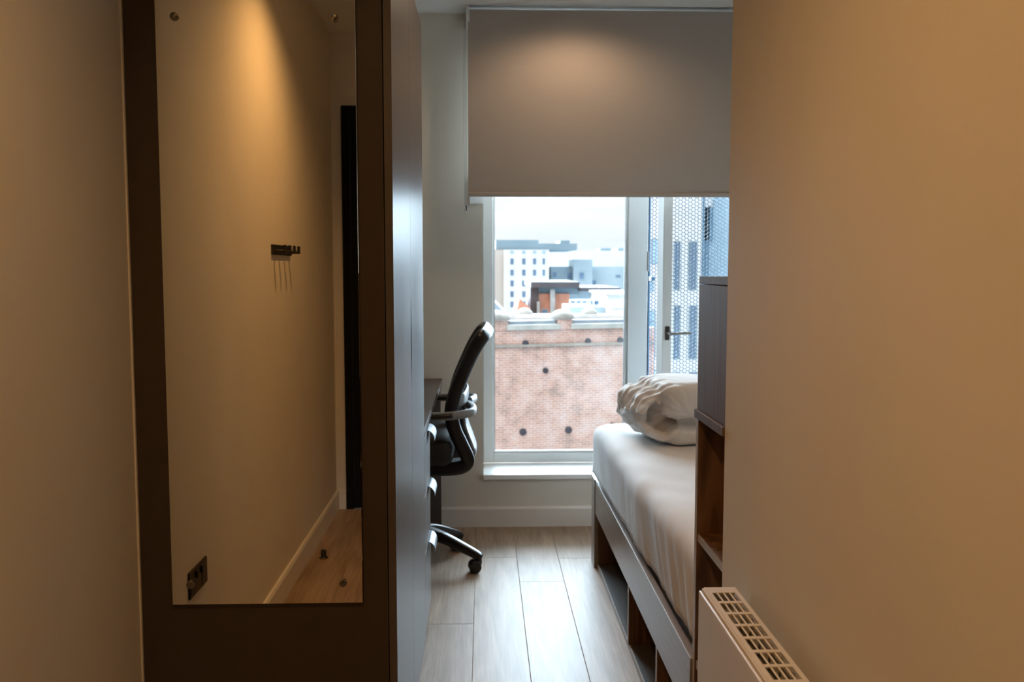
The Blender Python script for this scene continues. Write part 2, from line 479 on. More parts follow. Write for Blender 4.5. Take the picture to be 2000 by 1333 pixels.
# planks
def plank_mesh(length, width):
    bm = bmesh.new(); c = 0.0012; g = 0.0003
    x0, x1, y0, y1, t, b = g, width - g, g, length - g, 0.0, -0.012
    lo = [bm.verts.new(v) for v in ((x0, y0, b), (x1, y0, b), (x1, y1, b), (x0, y1, b))]
    md = [bm.verts.new(v) for v in ((x0, y0, t - c), (x1, y0, t - c), (x1, y1, t - c), (x0, y1, t - c))]
    up = [bm.verts.new(v) for v in ((x0 + c, y0 + c, t), (x1 - c, y0 + c, t), (x1 - c, y1 - c, t), (x0 + c, y1 - c, t))]
    for A, B in ((lo, md), (md, up)):
        for i in range(4): bm.faces.new([A[i], A[(i + 1) % 4], B[(i + 1) % 4], B[i]])
    bm.faces.new(up); bm.faces.new(lo[::-1])
    me = bpy.data.meshes.new('plank'); bmesh.ops.recalc_face_normals(bm, faces=bm.faces[:]); bm.to_mesh(me); bm.free()
    me.materials.append(M['plank'])
    return me
PW, PL = 0.1815, 1.285
cache = {}
seam0 = -0.036 - 5 * PW
joints = {4: 3.18, 5: 3.925, 6: 3.612, 7: 3.906, 8: 3.35}
k = 0
x = seam0
while x < XR:
    j = joints.get(k, 2.9 + (k * 0.47) % 1.2)
    ys = [j + n * PL for n in range(-4, 3)]
    for y0, y1 in zip(ys[:-1], ys[1:]):
        a, b = max(y0, YB), min(y1, YF)
        xa, xb = max(x, XL), min(x + PW, XR)
        if xa >= XC and b > YC: a = max(a, YC)
        if xa >= XC and b <= YC: continue
        if b - a < 0.03 or xb - xa < 0.02: continue
        key = (round(b - a, 3), round(xb - xa, 3))
        if key not in cache: cache[key] = plank_mesh(b - a, xb - xa)
        o = bpy.data.objects.new('plank', cache[key]); C.objects.link(o); o.parent = fl; o.location = (xa, a, 0)
    x += PW; k += 1
# skirtings
def skirting(name, poly_axis, lo, hi, face, sgn):
    # face: coordinate of wall plane; sgn: direction into the room
    prof = [(face, 0), (face + sgn * 0.014, 0), (face + sgn * 0.014, 0.088), (face + sgn * 0.009, 0.098), (face, 0.098)]
    return structure(name, prism(prof, poly_axis, lo, hi), 'skirting')
skirting('baseboard_left', 'y', YB, 2.03, XL, 1)
skirting('baseboard_window', 'x', XL, XR, YF, -1)
skirting('baseboard_corridor', 'y', YB, YC, XC, -1)
structure('baseboard_back', bx(XL + 0.014, -0.722, YB, YB + 0.014, 0, 0.098), 'skirting')
structure('trim_1', bx(XL, XL + 0.0035, 2.024, 2.031, 0.098, 2.05), 'skirting')     # filler bead between wall and wardrobe

# door behind the camera, seen in the mirror
d1 = empty('door_1', (-0.72, YB, 0)); d1['kind'] = 'structure'
link('door_frame', boxes((0, 0.04, -0.12, 0.018, 0, 2.09), (0.88, 0.92, -0.12, 0.018, 0, 2.09), (0.04, 0.88, -0.12, 0.018, 2.05, 2.09)), 'black_door', d1, bevel=0.002)
lf = link('door_leaf', bx(0.043, 0.877, -0.03, 0.012, 0.006, 2.047), 'black_door', d1, bevel=0.002)
hb = bmesh.new(); cyl(hb, (0.82, 0.012, 1.02), (0.82, 0.06, 1.02), 0.009); cyl(hb, (0.83, 0.06, 1.02), (0.71, 0.06, 1.02), 0.009)
cyl(hb, (0.82, 0.012, 1.02), (0.82, 0.018, 1.02), 0.026)
link('door_handle', hb, 'chrome', lf, smooth=True)

# ---------------------------------------------------------------- window
win = empty('window_1', (0, WY, 0)); win['kind'] = 'structure'
fx = [WX0, 0.056, 0.735, 0.841]
link('window_frame', boxes((0.0, 0.052, 0, 0.07, 0.262, WZ1), (1.405, 1.45, 0, 0.07, 0.262, WZ1),
                     (0.052, 1.405, 0, 0.07, 0.262, 0.312), (0.052, 1.405, 0, 0.07, WZ1 - 0.05, WZ1)), 'upvc', win, bevel=0.004)
link('mullion', boxes((0.742, 0.841, -0.004, 0.07, 0.312, WZ1 - 0.05), (0.735, 0.742, 0.02, 0.06, 0.312, WZ1 - 0.05)), 'upvc', win, bevel=0.003)
link('glazing_bead', boxes((0.052, 0.060, 0.015, 0.045, 0.312, WZ1 - 0.05), (0.728, 0.735, 0.015, 0.045, 0.312, WZ1 - 0.05),
                           (0.06, 0.728, 0.015, 0.045, 0.312, 0.322)), 'upvc', win, bevel=0.002)
link('gasket', boxes((0.0585, 0.0615, 0.028, 0.04, 0.32, 2.35), (0.7255, 0.7285, 0.028, 0.04, 0.32, 2.35), (0.06, 0.727, 0.028, 0.04, 0.3205, 0.3235)), 'gasket', win)
link('window_pane', bx(0.06, 0.73, 0.035, 0.039, 0.32, WZ1 - 0.05), 'glass', win)
link('window_sill', boxes((0.0, 1.45, YF - WY - 0.0, 0.0, 0.236, 0.262), (-0.0, 1.45, YF - WY - 0.028, YF - WY, 0.238, 0.262)), 'sill', win, bevel=0.003)
link('dark_jamb_strip', boxes((0.841, 0.852, 0.02, 0.07, 0.312, WZ1 - 0.05),), 'gasket', win)
# opened sash, hinged at the right
SW, th = 0.56, math.radians(18.5)
sash_m = Matrix.Translation((1.402, 0.0, 0)) @ Matrix.Rotation(th, 4, 'Z')
def sb(lst):
    bm = bmesh.new()
    for a in lst: box(bm, *a, mat=sash_m)
    return bm
sash = link('sash', sb([(-SW, -SW + 0.050, -0.03, 0.03, 0.30, 2.36), (-0.055, 0, -0.03, 0.03, 0.30, 2.36),
                        (-SW + 0.050, -0.055, -0.03, 0.03, 0.30, 0.355), (-SW + 0.050, -0.055, -0.03, 0.03, 2.305, 2.36)]), 'upvc', win, bevel=0.004)
link('sash_pane', sb([(-SW + 0.048, -0.053, -0.002, 0.002, 0.35, 2.31)]), 'glass', sash)
hz = 0.947
link('handle_plate', sb([(-SW + 0.012, -SW + 0.036, -0.040, -0.03, hz - 0.034, hz + 0.034)]), 'dark_steel', sash, bevel=0.004)
hb = bmesh.new()
cyl(hb, (-SW + 0.024, -0.04, hz), (-SW + 0.024, -0.066, hz), 0.009)
box(hb, -SW + 0.018, -SW + 0.135, -0.074, -0.064, hz - 0.006, hz + 0.006)
for v in hb.verts: v.co = sash_m @ v.co
link('sash_lever', hb, 'chrome', sash, bevel=0.002)
hb = bmesh.new()
for zz in (0.42, 1.3):
    box(hb, 0.838, 0.846, -0.012, -0.004, zz - 0.05, zz + 0.05)
link('hinge_keep', hb, 'chrome', win, bevel=0.001)

# perforated screen outside the opening light
def perforated(x0, x1, z0, z1, pitch, rad, t):
    bm = bmesh.new()
    dx = pitch * math.sqrt(3) / 2
    R_ = pitch / math.sqrt(3)
    nseg = 12
    nx = int((x1 - x0) / dx); nzz = int((z1 - z0) / pitch)
    vc = {}
    def gv(x, y, z):
        key = (round(x * 20000), round(y * 20000), round(z * 20000))
        if key not in vc: vc[key] = bm.verts.new((x, y, z))
        return vc[key]
    for i in range(nx):
        for j in range(nzz):
            cx = x0 + i * dx; cz = z0 + j * pitch + (pitch / 2 if i % 2 else 0)
            outer = []
            for q in range(6):
                a = math.radians(60 * q); b = math.radians(60 * (q + 1))
                pa = (cx + R_ * math.cos(a), cz + R_ * math.sin(a)); pb = (cx + R_ * math.cos(b), cz + R_ * math.sin(b))
                outer += [pa, ((pa[0] + pb[0]) / 2, (pa[1] + pb[1]) / 2)]
            inner = [(cx + rad * math.cos(math.radians(30 * q)), cz + rad * math.sin(math.radians(30 * q))) for q in range(12)]
            o0 = [gv(p[0], 0, p[1]) for p in outer]
            i0 = [bm.verts.new((p[0], 0, p[1])) for p in inner]
            i1 = [bm.verts.new((p[0], t, p[1])) for p in inner]
            for q in range(12):
                r_ = (q + 1) % 12
                bm.faces.new([o0[q], i0[q], i0[r_], o0[r_]])
                bm.faces.new([i0[q], i1[q], i1[r_], i0[r_]])
    return bm
scr = empty('perforated_screen', (0, 4.93, 0))
tag(scr, 'blue-grey perforated metal screen of round holes outside the opened window', 'screen')
pitch = 7.35 / FPX * 4.93
pbm = perforated(0.905, 1.56, 0.15, 2.36, pitch, pitch * 0.435, 0.002)
pme = link('perforated_sheet', pbm, 'screen', scr)
for zz in (0.3, 1.2, 2.2):
    for xx in (0.878, 1.56):
        link('bracket', bx(xx, xx + 0.02, -0.166, -0.02, zz, zz + 0.02), 'deep_blue', scr)
link('screen_frame', boxes((0.875, 0.90, -0.02, 0.03, 0.10, 2.42), (1.555, 1.60, -0.02, 0.03, 0.10, 2.42), (0.90, 1.555, -0.02, 0.03, 0.10, 0.15), (0.90, 1.555, -0.02, 0.03, 2.35, 2.42)), 'deep_blue', scr)

# ---------------------------------------------------------------- wardrobe
wd = empty('wardrobe', (0, 0, 0))
tag(wd, 'tall dark brown wardrobe with flat doors standing against the left wall', 'wardrobe')
WYF, WYE, WZT = 2.03, 3.03, 2.05
link('side_panel', bx(XL + 0.004, -0.2165, WYF, WYF + 0.018, 0.0, WZT), 'laminate', wd, bevel=0.0008)
link('back_panel', bx(XL + 0.004, XL + 0.012, WYF + 0.018, WYE - 0.018, 0.0, WZT - 0.018), 'laminate', wd)
link('far_side_panel', bx(XL + 0.004, -0.2165, WYE - 0.018, WYE, 0.0, WZT), 'laminate', wd)
link('top_panel', bx(XL + 0.012, -0.2165, WYF + 0.018, WYE - 0.018, WZT - 0.018, WZT), 'laminate', wd)
link('bottom_panel', bx(XL + 0.012, -0.2165, WYF + 0.018, WYE - 0.018, 0.06, 0.078), 'laminate', wd)
link('plinth', bx(-0.26, -0.245, WYF + 0.018, WYE - 0.018, 0.0, 0.06), 'laminate', wd)
YS = 2.515
def door_poly(y0, y1, notch_side):
    zb, zt, n0, n1, dep = 0.012, WZT - 0.003, 0.93, 1.20, 0.011
    arc = [(math.sin(PI * i / 12) * dep, n0 + (n1 - n0) * i / 12) for i in range(13)]
    if notch_side == 'hi':
        return [(y0, zb), (y1, zb)] + [(y1 - a, z) for a, z in arc] + [(y1, zt), (y0, zt)]
    return [(y0, zb), (y1, zb), (y1, zt), (y0, zt)] + [(y0 + a, z) for a, z in arc[::-1]]
link('door', prism(door_poly(WYF + 0.0005, YS - 0.0012, 'hi'), 'x', -0.2145, -0.197), 'laminate_front', wd, bevel=0.0006)
link('door', prism(door_poly(YS + 0.0012, WYE - 0.001, 'lo'), 'x', -0.2145, -0.197), 'laminate_front', wd, bevel=0.0006)

# mirror
mr = empty('wall_mirror', (-0.486, 2.03, 0.514))
tag(mr, 'tall frameless mirror with four round studs fixed to the wardrobe end', 'mirror')
link('mirror_glass', bx(-0.212, 0.214, -0.0085, -0.0035, 0.0, 1.350), 'mirror', mr, bevel=0.0012, segs=1)
link('backing', bx(-0.19, 0.19, -0.0034, -0.0002, 0.02, 1.33), 'black_metal', mr)
for sx, sz in ((-0.170, 1.289), (0.170, 1.289), (-0.170, 0.047), (0.170, 0.047)):
    b = bmesh.new()
    lathe(b, [(0.0085, -0.0086), (0.0085, -0.013), (0.0072, -0.0155), (0.004, -0.0165)], (sx, 0, sz), 24, 'y')
    link('mirror_stud', b, 'chrome', mr, smooth=True)

# ---------------------------------------------------------------- left wall fittings (seen in the mirror)
sk = empty('socket_plate', (XL, 1.612, 0.437))
tag(sk, 'dark bronze double socket plate low on left wall, seen in the mirror', 'socket')
link('plate', bx(0, 0.006, -0.075, 0.075, -0.036, 0.036), 'dark_steel', sk, bevel=0.002)
for yy in (-0.022, 0.022):
    link('rocker_switch', bx(0.005, 0.012, yy - 0.008, yy + 0.008, 0.008, 0.028), 'black_metal', sk, bevel=0.0015)
for yy in (-0.045, 0.045):
    link('outlet_face', boxes((0.004, 0.0072, yy - 0.022, yy + 0.022, -0.030, 0.012),), 'black_metal', sk, bevel=0.001)
hk = empty('coat_hook_rail', (XL, 0.50, 1.335))
tag(hk, 'black coat rail with four upturned hooks on left wall, seen in the mirror', 'coat rack')
link('rail', bx(0, 0.008, -0.165, 0.165, -0.019, 0.019), 'black_metal', hk, bevel=0.001)
for i in range(4):
    yy = -0.125 + i * 0.083
    b = bmesh.new()
    cyl(b, (0.008, yy, -0.006), (0.045, yy, -0.006), 0.0065, seg=12)
    cyl(b, (0.043, yy, -0.012), (0.043, yy, 0.018), 0.006, seg=12)
    link('hook', b, 'black_metal', hk, smooth=True)
ds = empty('door_stop', (-0.70, 0.10, 0.0))
tag(ds, 'small dark domed door stop on the floor by left skirting, seen in the mirror', 'door stop')
b = bmesh.new(); lathe(b, [(0.019, 0.0), (0.020, 0.004), (0.014, 0.008)], seg=24); link('base', b, 'chrome', ds, smooth=True)
b = bmesh.new(); lathe(b, [(0.012, 0.008), (0.012, 0.030), (0.010, 0.036), (0.005, 0.038)], seg=24); link('buffer', b, 'black_metal', ds, smooth=True)

# ---------------------------------------------------------------- desk
dk = empty('desk', (0, 0, 0))
tag(dk, 'dark grey-brown desk between the wardrobe and the window wall', 'desk')
link('desktop', bx(XL + 0.002, -0.197, WYE + 0.001, YF - 0.002, 0.706, 0.732), 'desk', dk, bevel=0.001)
link('end_panel', bx(XL + 0.002, -0.205, YF - 0.04, YF - 0.016, 0.0, 0.706), 'desk', dk, bevel=0.001)
link('back_rail', bx(XL + 0.002, XL + 0.02, WYE + 0.34, YF - 0.04, 0.40, 0.706), 'desk', dk)
# pedestal
pd = empty('drawer_pedestal', (0, 0, 0))
tag(pd, 'narrow three-drawer pedestal with curved steel pulls under the desk beside wardrobe', 'drawers')
PY0, PY1 = WYE + 0.002, 3.345
link('carcass', boxes((XL + 0.02, -0.2165, PY0, PY0 + 0.016, 0.0, 0.704), (XL + 0.02, -0.2165, PY1 - 0.016, PY1, 0.0, 0.704),
                      (XL + 0.02, -0.2165, PY0 + 0.016, PY1 - 0.016, 0.04, 0.056), (XL + 0.02, XL + 0.03, PY0 + 0.016, PY1 - 0.016, 0.056, 0.704)), 'laminate', pd)
for z0, z1 in ((0.03, 0.298), (0.302, 0.498), (0.502, 0.698)):
    d = link('drawer', boxes((-0.2145, -0.197, PY0 + 0.001, PY1, z0, z1), (-0.70, -0.2165, PY0 + 0.03, PY0 + 0.04, z0 + 0.03, z1 - 0.04), (-0.70, -0.2165, PY1 - 0.04, PY1 - 0.03, z0 + 0.03, z1 - 0.04)), 'laminate_front', pd, bevel=0.0008)
    # curved lip pull hooked over the drawer's top edge
    prof = []
    for i in range(9):
        a = math.radians(90 - i * 12)
        prof.append((-0.200 + 0.030 * math.cos(a) - 0.001, z1 - 0.034 + 0.034 * math.sin(a)))
    inner = [(px_ - 0.0022, pz - 0.002) for px_, pz in prof[::-1]]
    link('drawer_pull', prism(prof + inner, 'y', 3.195, 3.338), 'pale_metal', d, smooth=True)

# ---------------------------------------------------------------- office chair
ch = empty('office_chair', (-0.275, 3.83, 0))
tag(ch, 'black mesh-back office chair with grey armrests tucked under the desk', 'chair')
RB = 0.272
b = bmesh.new(); lathe(b, [(0.028, 0.075), (0.040, 0.08), (0.046, 0.13), (0.044, 0.165), (0.030, 0.175)]); link('hub', b, 'chair_plastic', ch, smooth=True)
b = bmesh.new(); cyl(b, (0, 0, 0.17), (0, 0, 0.30), 0.025); cyl(b, (0, 0, 0.30), (0, 0, 0.425), 0.014); link('gas_column', b, 'chair_plastic', ch, smooth=True)
for i in range(5):
    a = math.radians(-20 + 72 * i); ca, sa = math.cos(a), math.sin(a)
    pts = [(ca * r, sa * r, z) for r, z in ((0.02, 0.150), (0.10, 0.135), (0.19, 0.102), (0.262, 0.072), (0.278, 0.058))]
    bm = bmesh.new()
    sweep(bm, catmull(pts, 5), 0.048, 0.046, scale=lambda t: (1 - 0.35 * t, 1.15 - 0.55 * t), power=4)
    leg = link('leg', bm, 'chair_plastic', ch, smooth=True)
    top = [(p[0], p[1], p[2]) for p in pts[:4]]
    bm = bmesh.new()
    tp = catmull([(x_, y_, z_ + 0.024 - 0.012 * k_ / 3) for k_, (x_, y_, z_) in enumerate(top)], 5)
    sweep(bm, tp, 0.036, 0.008, scale=lambda t: (1 - 0.35 * t, 1), power=3)
    link('leg_highlight', bm, 'chair_grey', leg, smooth=True)  # pale grey strip laid on the leg top as its silvery highlight
    # twin wheel caster
    wa = [0.15, 0.9, 2.2, 3.6, 5.0][i]
    cx, cy_ = ca * RB, sa * RB
    ox, oy = math.cos(wa) * 0.018, math.sin(wa) * 0.018
    bm = bmesh.new()
    nx_, ny_ = -math.sin(wa), math.cos(wa)
    for s in (-1, 1):
        p0 = (cx - ox + nx_ * s * 0.006, cy_ - oy + ny_ * s * 0.006, 0.0265); p1 = (cx - ox + nx_ * s * 0.024, cy_ - oy + ny_ * s * 0.024, 0.0265)
        cyl(bm, p0, p1, 0.026, seg=24)
    cyl(bm, (cx - ox - nx_ * 0.01, cy_ - oy - ny_ * 0.01, 0.0265), (cx - ox + nx_ * 0.01, cy_ - oy + ny_ * 0.01, 0.0265), 0.012)
    cyl(bm, (cx, cy_, 0.034), (cx, cy_, 0.075), 0.013)
    box(bm, cx - ox * 1.0 - 0.006, cx + 0.008, cy_ - oy - 0.006, cy_ + 0.006, 0.040, 0.056)
    link('caster', bm, 'chair_plastic', leg, smooth=True, bevel=0.002)
def seat_fn(p):
    t = (p.x + 0.30) / 0.48
    p.z += 0.012 * math.cos(p.y * 12) * 0 + (0.012 * (p.y / 0.23) ** 2 if p.z > 0.53 else 0)
    if p.x < -0.18: p.z -= (-(p.x + 0.18)) ** 2 * 1.2
    return p
link('seat', cushion(-0.28, 0.155, -0.23, 0.23, 0.470, 0.582, 0.045, (22, 22, 8), seat_fn), 'chair_black', ch, smooth='all')
link('seat_pan', cushion(-0.24, 0.12, -0.17, 0.17, 0.425, 0.475, 0.02, (10, 10, 4)), 'chair_plastic', ch, smooth='all')
# back ring following the profile (local x = world + 0.275)
CX = 0.275
prof = catmull([(-0.02, 0, 0.452), (0.10, 0, 0.452), (0.185, 0, 0.462), (0.212, 0, 0.495), (0.187, 0, 0.56), (0.158, 0, 0.63), (0.149, 0, 0.70),
                (0.165, 0, 0.775), (0.195, 0, 0.85), (0.232, 0, 0.93), (0.265, 0, 0.985), (0.288, 0, 1.008)], 6)
def ring_path(side):
    o = []; n = len(prof)
    for i, p in enumerate(prof):
        t = i / (n - 1)
        y = 0.15 + 0.07 * min(1, t * 1.8)
        if t > 0.9: y = 0.22 - 0.05 * ((t - 0.9) / 0.1) ** 2
        o.append(Vector((p.x, side * y, p.z)))
    return o
lp = ring_path(-1); rp = ring_path(1)
top = []
e0, e1 = lp[-1], rp[-1]
for i in range(1, 12):
    t = i / 12; q = e0.lerp(e1, t); q.x += 0.010 * math.sin(PI * t); q.z += 0.008 * math.sin(PI * t); top.append(q)
path = lp + top + rp[::-1]
n = len(path)
refs = []
for i, p in enumerate(path):
    j = min(i, len(lp) - 1) if i < len(lp) + 6 else min(n - 1 - i, len(lp) - 1)
    j = max(1, min(j, len(prof) - 2))
    t = (prof[j + 1] - prof[j - 1]).normalized()
    refs.append(Vector((-t.z, 0, t.x)))
bm = bmesh.new(); sweep(bm, path, 0.030, 0.056, refs=refs, power=2.8, seg=16)
link('back_frame', bm, 'chair_plastic', ch, smooth='all')
# mesh panel (thin curved pad in front of the frame)
def surf(pts_rows, thick, cols=14, half=0.215):
    bm = bmesh.new(); F_ = []; B_ = []
    for i, p in enumerate(pts_rows):
        t = (Vector(pts_rows[min(i + 1, len(pts_rows) - 1)]) - Vector(pts_rows[max(i - 1, 0)])).normalized()
        nr = Vector((-t.z, 0, t.x))
        f, b_ = [], []
        for c in range(cols + 1):
            u = -1 + 2 * c / cols
            off = nr * (0.014 - 0.012 * (1 - u * u))
            q = Vector(p) + off + Vector((0, u * half, 0))
            f.append(bm.verts.new(q + nr * thick / 2)); b_.append(bm.verts.new(q - nr * thick / 2))
        F_.append(f); B_.append(b_)
    R_ = len(F_)
    for i in range(R_ - 1):
        for c in range(cols):
            bm.faces.new([F_[i][c], F_[i][c + 1], F_[i + 1][c + 1], F_[i + 1][c]])
            bm.faces.new([B_[i][c], B_[i + 1][c], B_[i + 1][c + 1], B_[i][c + 1]])
        for c in (0, cols):
            bm.faces.new([F_[i][c], F_[i + 1][c], B_[i + 1][c], B_[i][c]])
    for i in (0, R_ - 1):
        for c in range(cols): bm.faces.new([F_[i][c], F_[i][c + 1], B_[i][c + 1], B_[i][c]])
    return bm
rows = [Vector((p.x, 0, p.z)) for p in prof if p.z > 0.66]
link('back_mesh', surf(rows, 0.008), 'chair_black', ch, smooth='all')
# lumbar loop and rear spine
bm = bmesh.new()
sweep(bm, catmull([(0.172, -0.19, 0.735), (0.198, -0.15, 0.742), (0.208, 0.0, 0.748), (0.198, 0.15, 0.742), (0.172, 0.19, 0.735)], 8), 0.014, 0.05, power=3)
link('lumbar_support', bm, 'chair_grey', ch, smooth='all')
bm = bmesh.new()
sweep(bm, catmull([(0.203, 0, 0.735), (0.196, 0, 0.69), (0.200, 0, 0.62), (0.226, 0, 0.545), (0.236, 0, 0.50), (0.205, 0, 0.455), (0.10, 0, 0.44)], 8), 0.20, 0.022, ref=(1, 0, 0), power=3,
      scale=lambda t: (0.6 + 1.0 * math.sin(PI * min(1, t * 1.2)) * 0.6, 1))
link('back_spine', bm, 'chair_grey', ch, smooth='all')
for s in (-1, 1):
    bm = bmesh.new()
    sweep(bm, catmull([(0.215, s * 0.05, 0.700), (0.235, s * 0.14, 0.698), (0.228, s * 0.215, 0.694), (0.175, s * 0.262, 0.690), (0.10, s * 0.268, 0.686), (0.0, s * 0.262, 0.684)], 8), 0.026, 0.034, power=2.6)
    arm = link('armrest', bm, 'chair_grey', ch, smooth='all')
    bm = bmesh.new()
    sweep(bm, catmull([(0.155, s * 0.265, 0.690), (0.10, s * 0.266, 0.687), (0.0, s * 0.262, 0.684), (-0.11, s * 0.255, 0.684), (-0.13, s * 0.25, 0.68)], 6), 0.060, 0.022, power=3,
          scale=lambda t: (0.6 + 0.4 * math.sin(PI * t) ** 0.5, 1))
    link('arm_pad', bm, 'chair_plastic', arm, smooth='all')

# ---------------------------------------------------------------- shelf unit at the bed head
su = empty('shelf_unit', (0, 0, 0))
tag(su, 'tall narrow walnut shelf unit with closed top box at the head of bed', 'shelves')
UY0, UY1, UX0, UX1 = YC + 0.001, 2.006, 0.476, 0.93
link('far_side_panel', bx(UX0, UX1, UY1 - 0.018, UY1, 0.0, 0.937), 'walnut', su, bevel=0.0006)
link('edge_strip', bx(UX0 - 0.0012, UX0, UY1 - 0.0175, UY1 - 0.0005, 0.002, 0.935), 'edge_band', su)
link('near_side_panel', bx(UX0 + 0.10, UX1 - 0.012, UY0, UY0 + 0.004, 0.0, 0.937), 'walnut', su)
link('back_panel', bx(UX1 - 0.012, UX1, UY0 + 0.018, UY1 - 0.018, 0.0, 0.937), 'walnut', su)
for z in (0.659, 0.367, 0.03):
    sh = link('shelf', bx(UX0 + 0.004, UX1 - 0.012, UY0 + 0.0045, UY1 - 0.018, z, z + 0.018), 'walnut', su)
    link('edge_strip', bx(UX0 + 0.0028, UX0 + 0.004, UY0 + 0.0045, UY1 - 0.018, z, z + 0.018), 'edge_band', sh)
link('box_base', bx(UX0 - 0.006, UX1, UY0, UY1, 0.9375, 0.956), 'grey_oak', su, bevel=0.0008)
link('box_front', bx(UX0, UX0 + 0.018, UY0, UY1 - 0.003, 0.957, 1.233), 'grey_oak', su, bevel=0.0008)
link('box_side', bx(UX0 + 0.018, UX1, UY1 - 0.021, UY1 - 0.003, 0.957, 1.233), 'grey_oak', su)
link('box_top', bx(UX0, UX1, UY0, UY1 - 0.003, 1.2345, 1.250), 'grey_oak', su, bevel=0.0008)

# ---------------------------------------------------------------- bed
bd = empty('bed', (0, 0, 0))
tag(bd, 'grey-brown wooden single bed frame with open storage bays below', 'bed')
BX0, BX1, BY0, BY1 = 0.470, 1.66, 2.008, 3.87
link('side_rail', bx(BX0, BX0 + 0.020, BY0, BY1 - 0.10, 0.237, 0.380), 'grey_oak_rail', bd, bevel=0.001)
link('rail_edge_strip', bx(BX0 + 0.0005, BX0 + 0.003, BY0, BY1 - 0.10, 0.3796, 0.3808), 'edge_band', bd)
link('end_panel', boxes((BX0 - 0.003, BX1, BY1 - 0.10, BY1, 0.0, 0.380)), 'grey_oak_rail', bd, bevel=0.001)
link('base_board', bx(BX0 + 0.016, BX1, BY0, BY1 - 0.10, 0.001, 0.020), 'board_under', bd)
link('base_edge_strip', bx(BX0 + 0.0120, BX0 + 0.016, BY0, BY1 - 0.10, 0.002, 0.0205), 'edge_band', bd)
for yy in (2.44, 2.93):
    p = link('divider', bx(BX0 + 0.010, BX1, yy, yy + 0.018, 0.0205, 0.2365), 'walnut', bd)
    link('edge_strip', bx(BX0 + 0.0085, BX0 + 0.010, yy + 0.0005, yy + 0.0175, 0.021, 0.236), 'edge_band', p)
link('storage_back', bx(0.98, 0.998, BY0, BY1 - 0.10, 0.0205, 0.2365), 'walnut', bd)
link('slat_board', bx(BX0 + 0.021, BX1, BY0, BY1 - 0.10, 0.2370, 0.2550), 'walnut', bd)
link('far_side_rail', bx(BX1 - 0.02, BX1, BY0, BY1 - 0.10, 0.256, 0.380), 'grey_oak_rail', bd)
link('inner_end_panel', bx(BX0 + 0.012, BX1, BY1 - 0.119, BY1 - 0.101, 0.0205, 0.2365), 'walnut', bd)

MZ0, MZ1 = 0.257, 0.615
def matt_fn(p):
    u = (p.y - 2.0) / 1.86
    side = max(0.0, min(1.0, (0.58 - p.x) / 0.06))
    low = max(0.0, min(1.0, (0.60 - p.z) / 0.12))
    # the sheet bulges over the rail towards the foot and tucks inside it near the head
    out = (-0.026 + 0.03 * (1 - u) ** 1.0)
    if p.z < 0.39 - 0.0: out = max(out, 0.024 + 0.001)
    p.x += side * out
    wr = noise.noise(Vector((p.x * 3, p.y * 2.2, p.z * 3))) * 0.010
    q = p.y + (0.62 - p.z) * 0.9
    env = 0.35 + 0.65 * max(0.0, noise.noise(Vector((p.y * 1.3, 3.0, 1.0))) + 0.35)
    folds = noise.noise(Vector((p.x * 3, q * 6.5, p.z * 2.0 + 4))) * 0.013 * side * env
    fine = abs(noise.noise(Vector((p.x * 5, q * 17, p.z * 3)))) * -0.010 * side * env * (0.4 + low)
    if p.z > 0.45:
        p.z += wr * 0.9 - abs(noise.noise(Vector((p.x * 6 - p.y * 2.5, p.y * 1.5 + p.x * 3, 11)))) * 0.010
        t = noise.noise(Vector((p.x * 9 + p.y * 5, p.y * 3, 2))) * 0.005 * (1.2 if p.x < 0.8 else 0.6)
        p.z += t
    if p.z > 0.40: p.x += folds + fine
    # corner of the foot end drops
    if u > 0.88 and p.z > 0.5: p.z -= ((u - 0.88) / 0.12) ** 2 * 0.012
    return p
mt = link('mattress', cushion(0.492, 1.636, 2.010, 3.86, MZ0, MZ1, 0.055, (50, 130, 22), matt_fn), 'sheet', None, smooth='all')
tag(mt, 'thick mattress in a creased white fitted sheet on the bed frame', 'mattress')

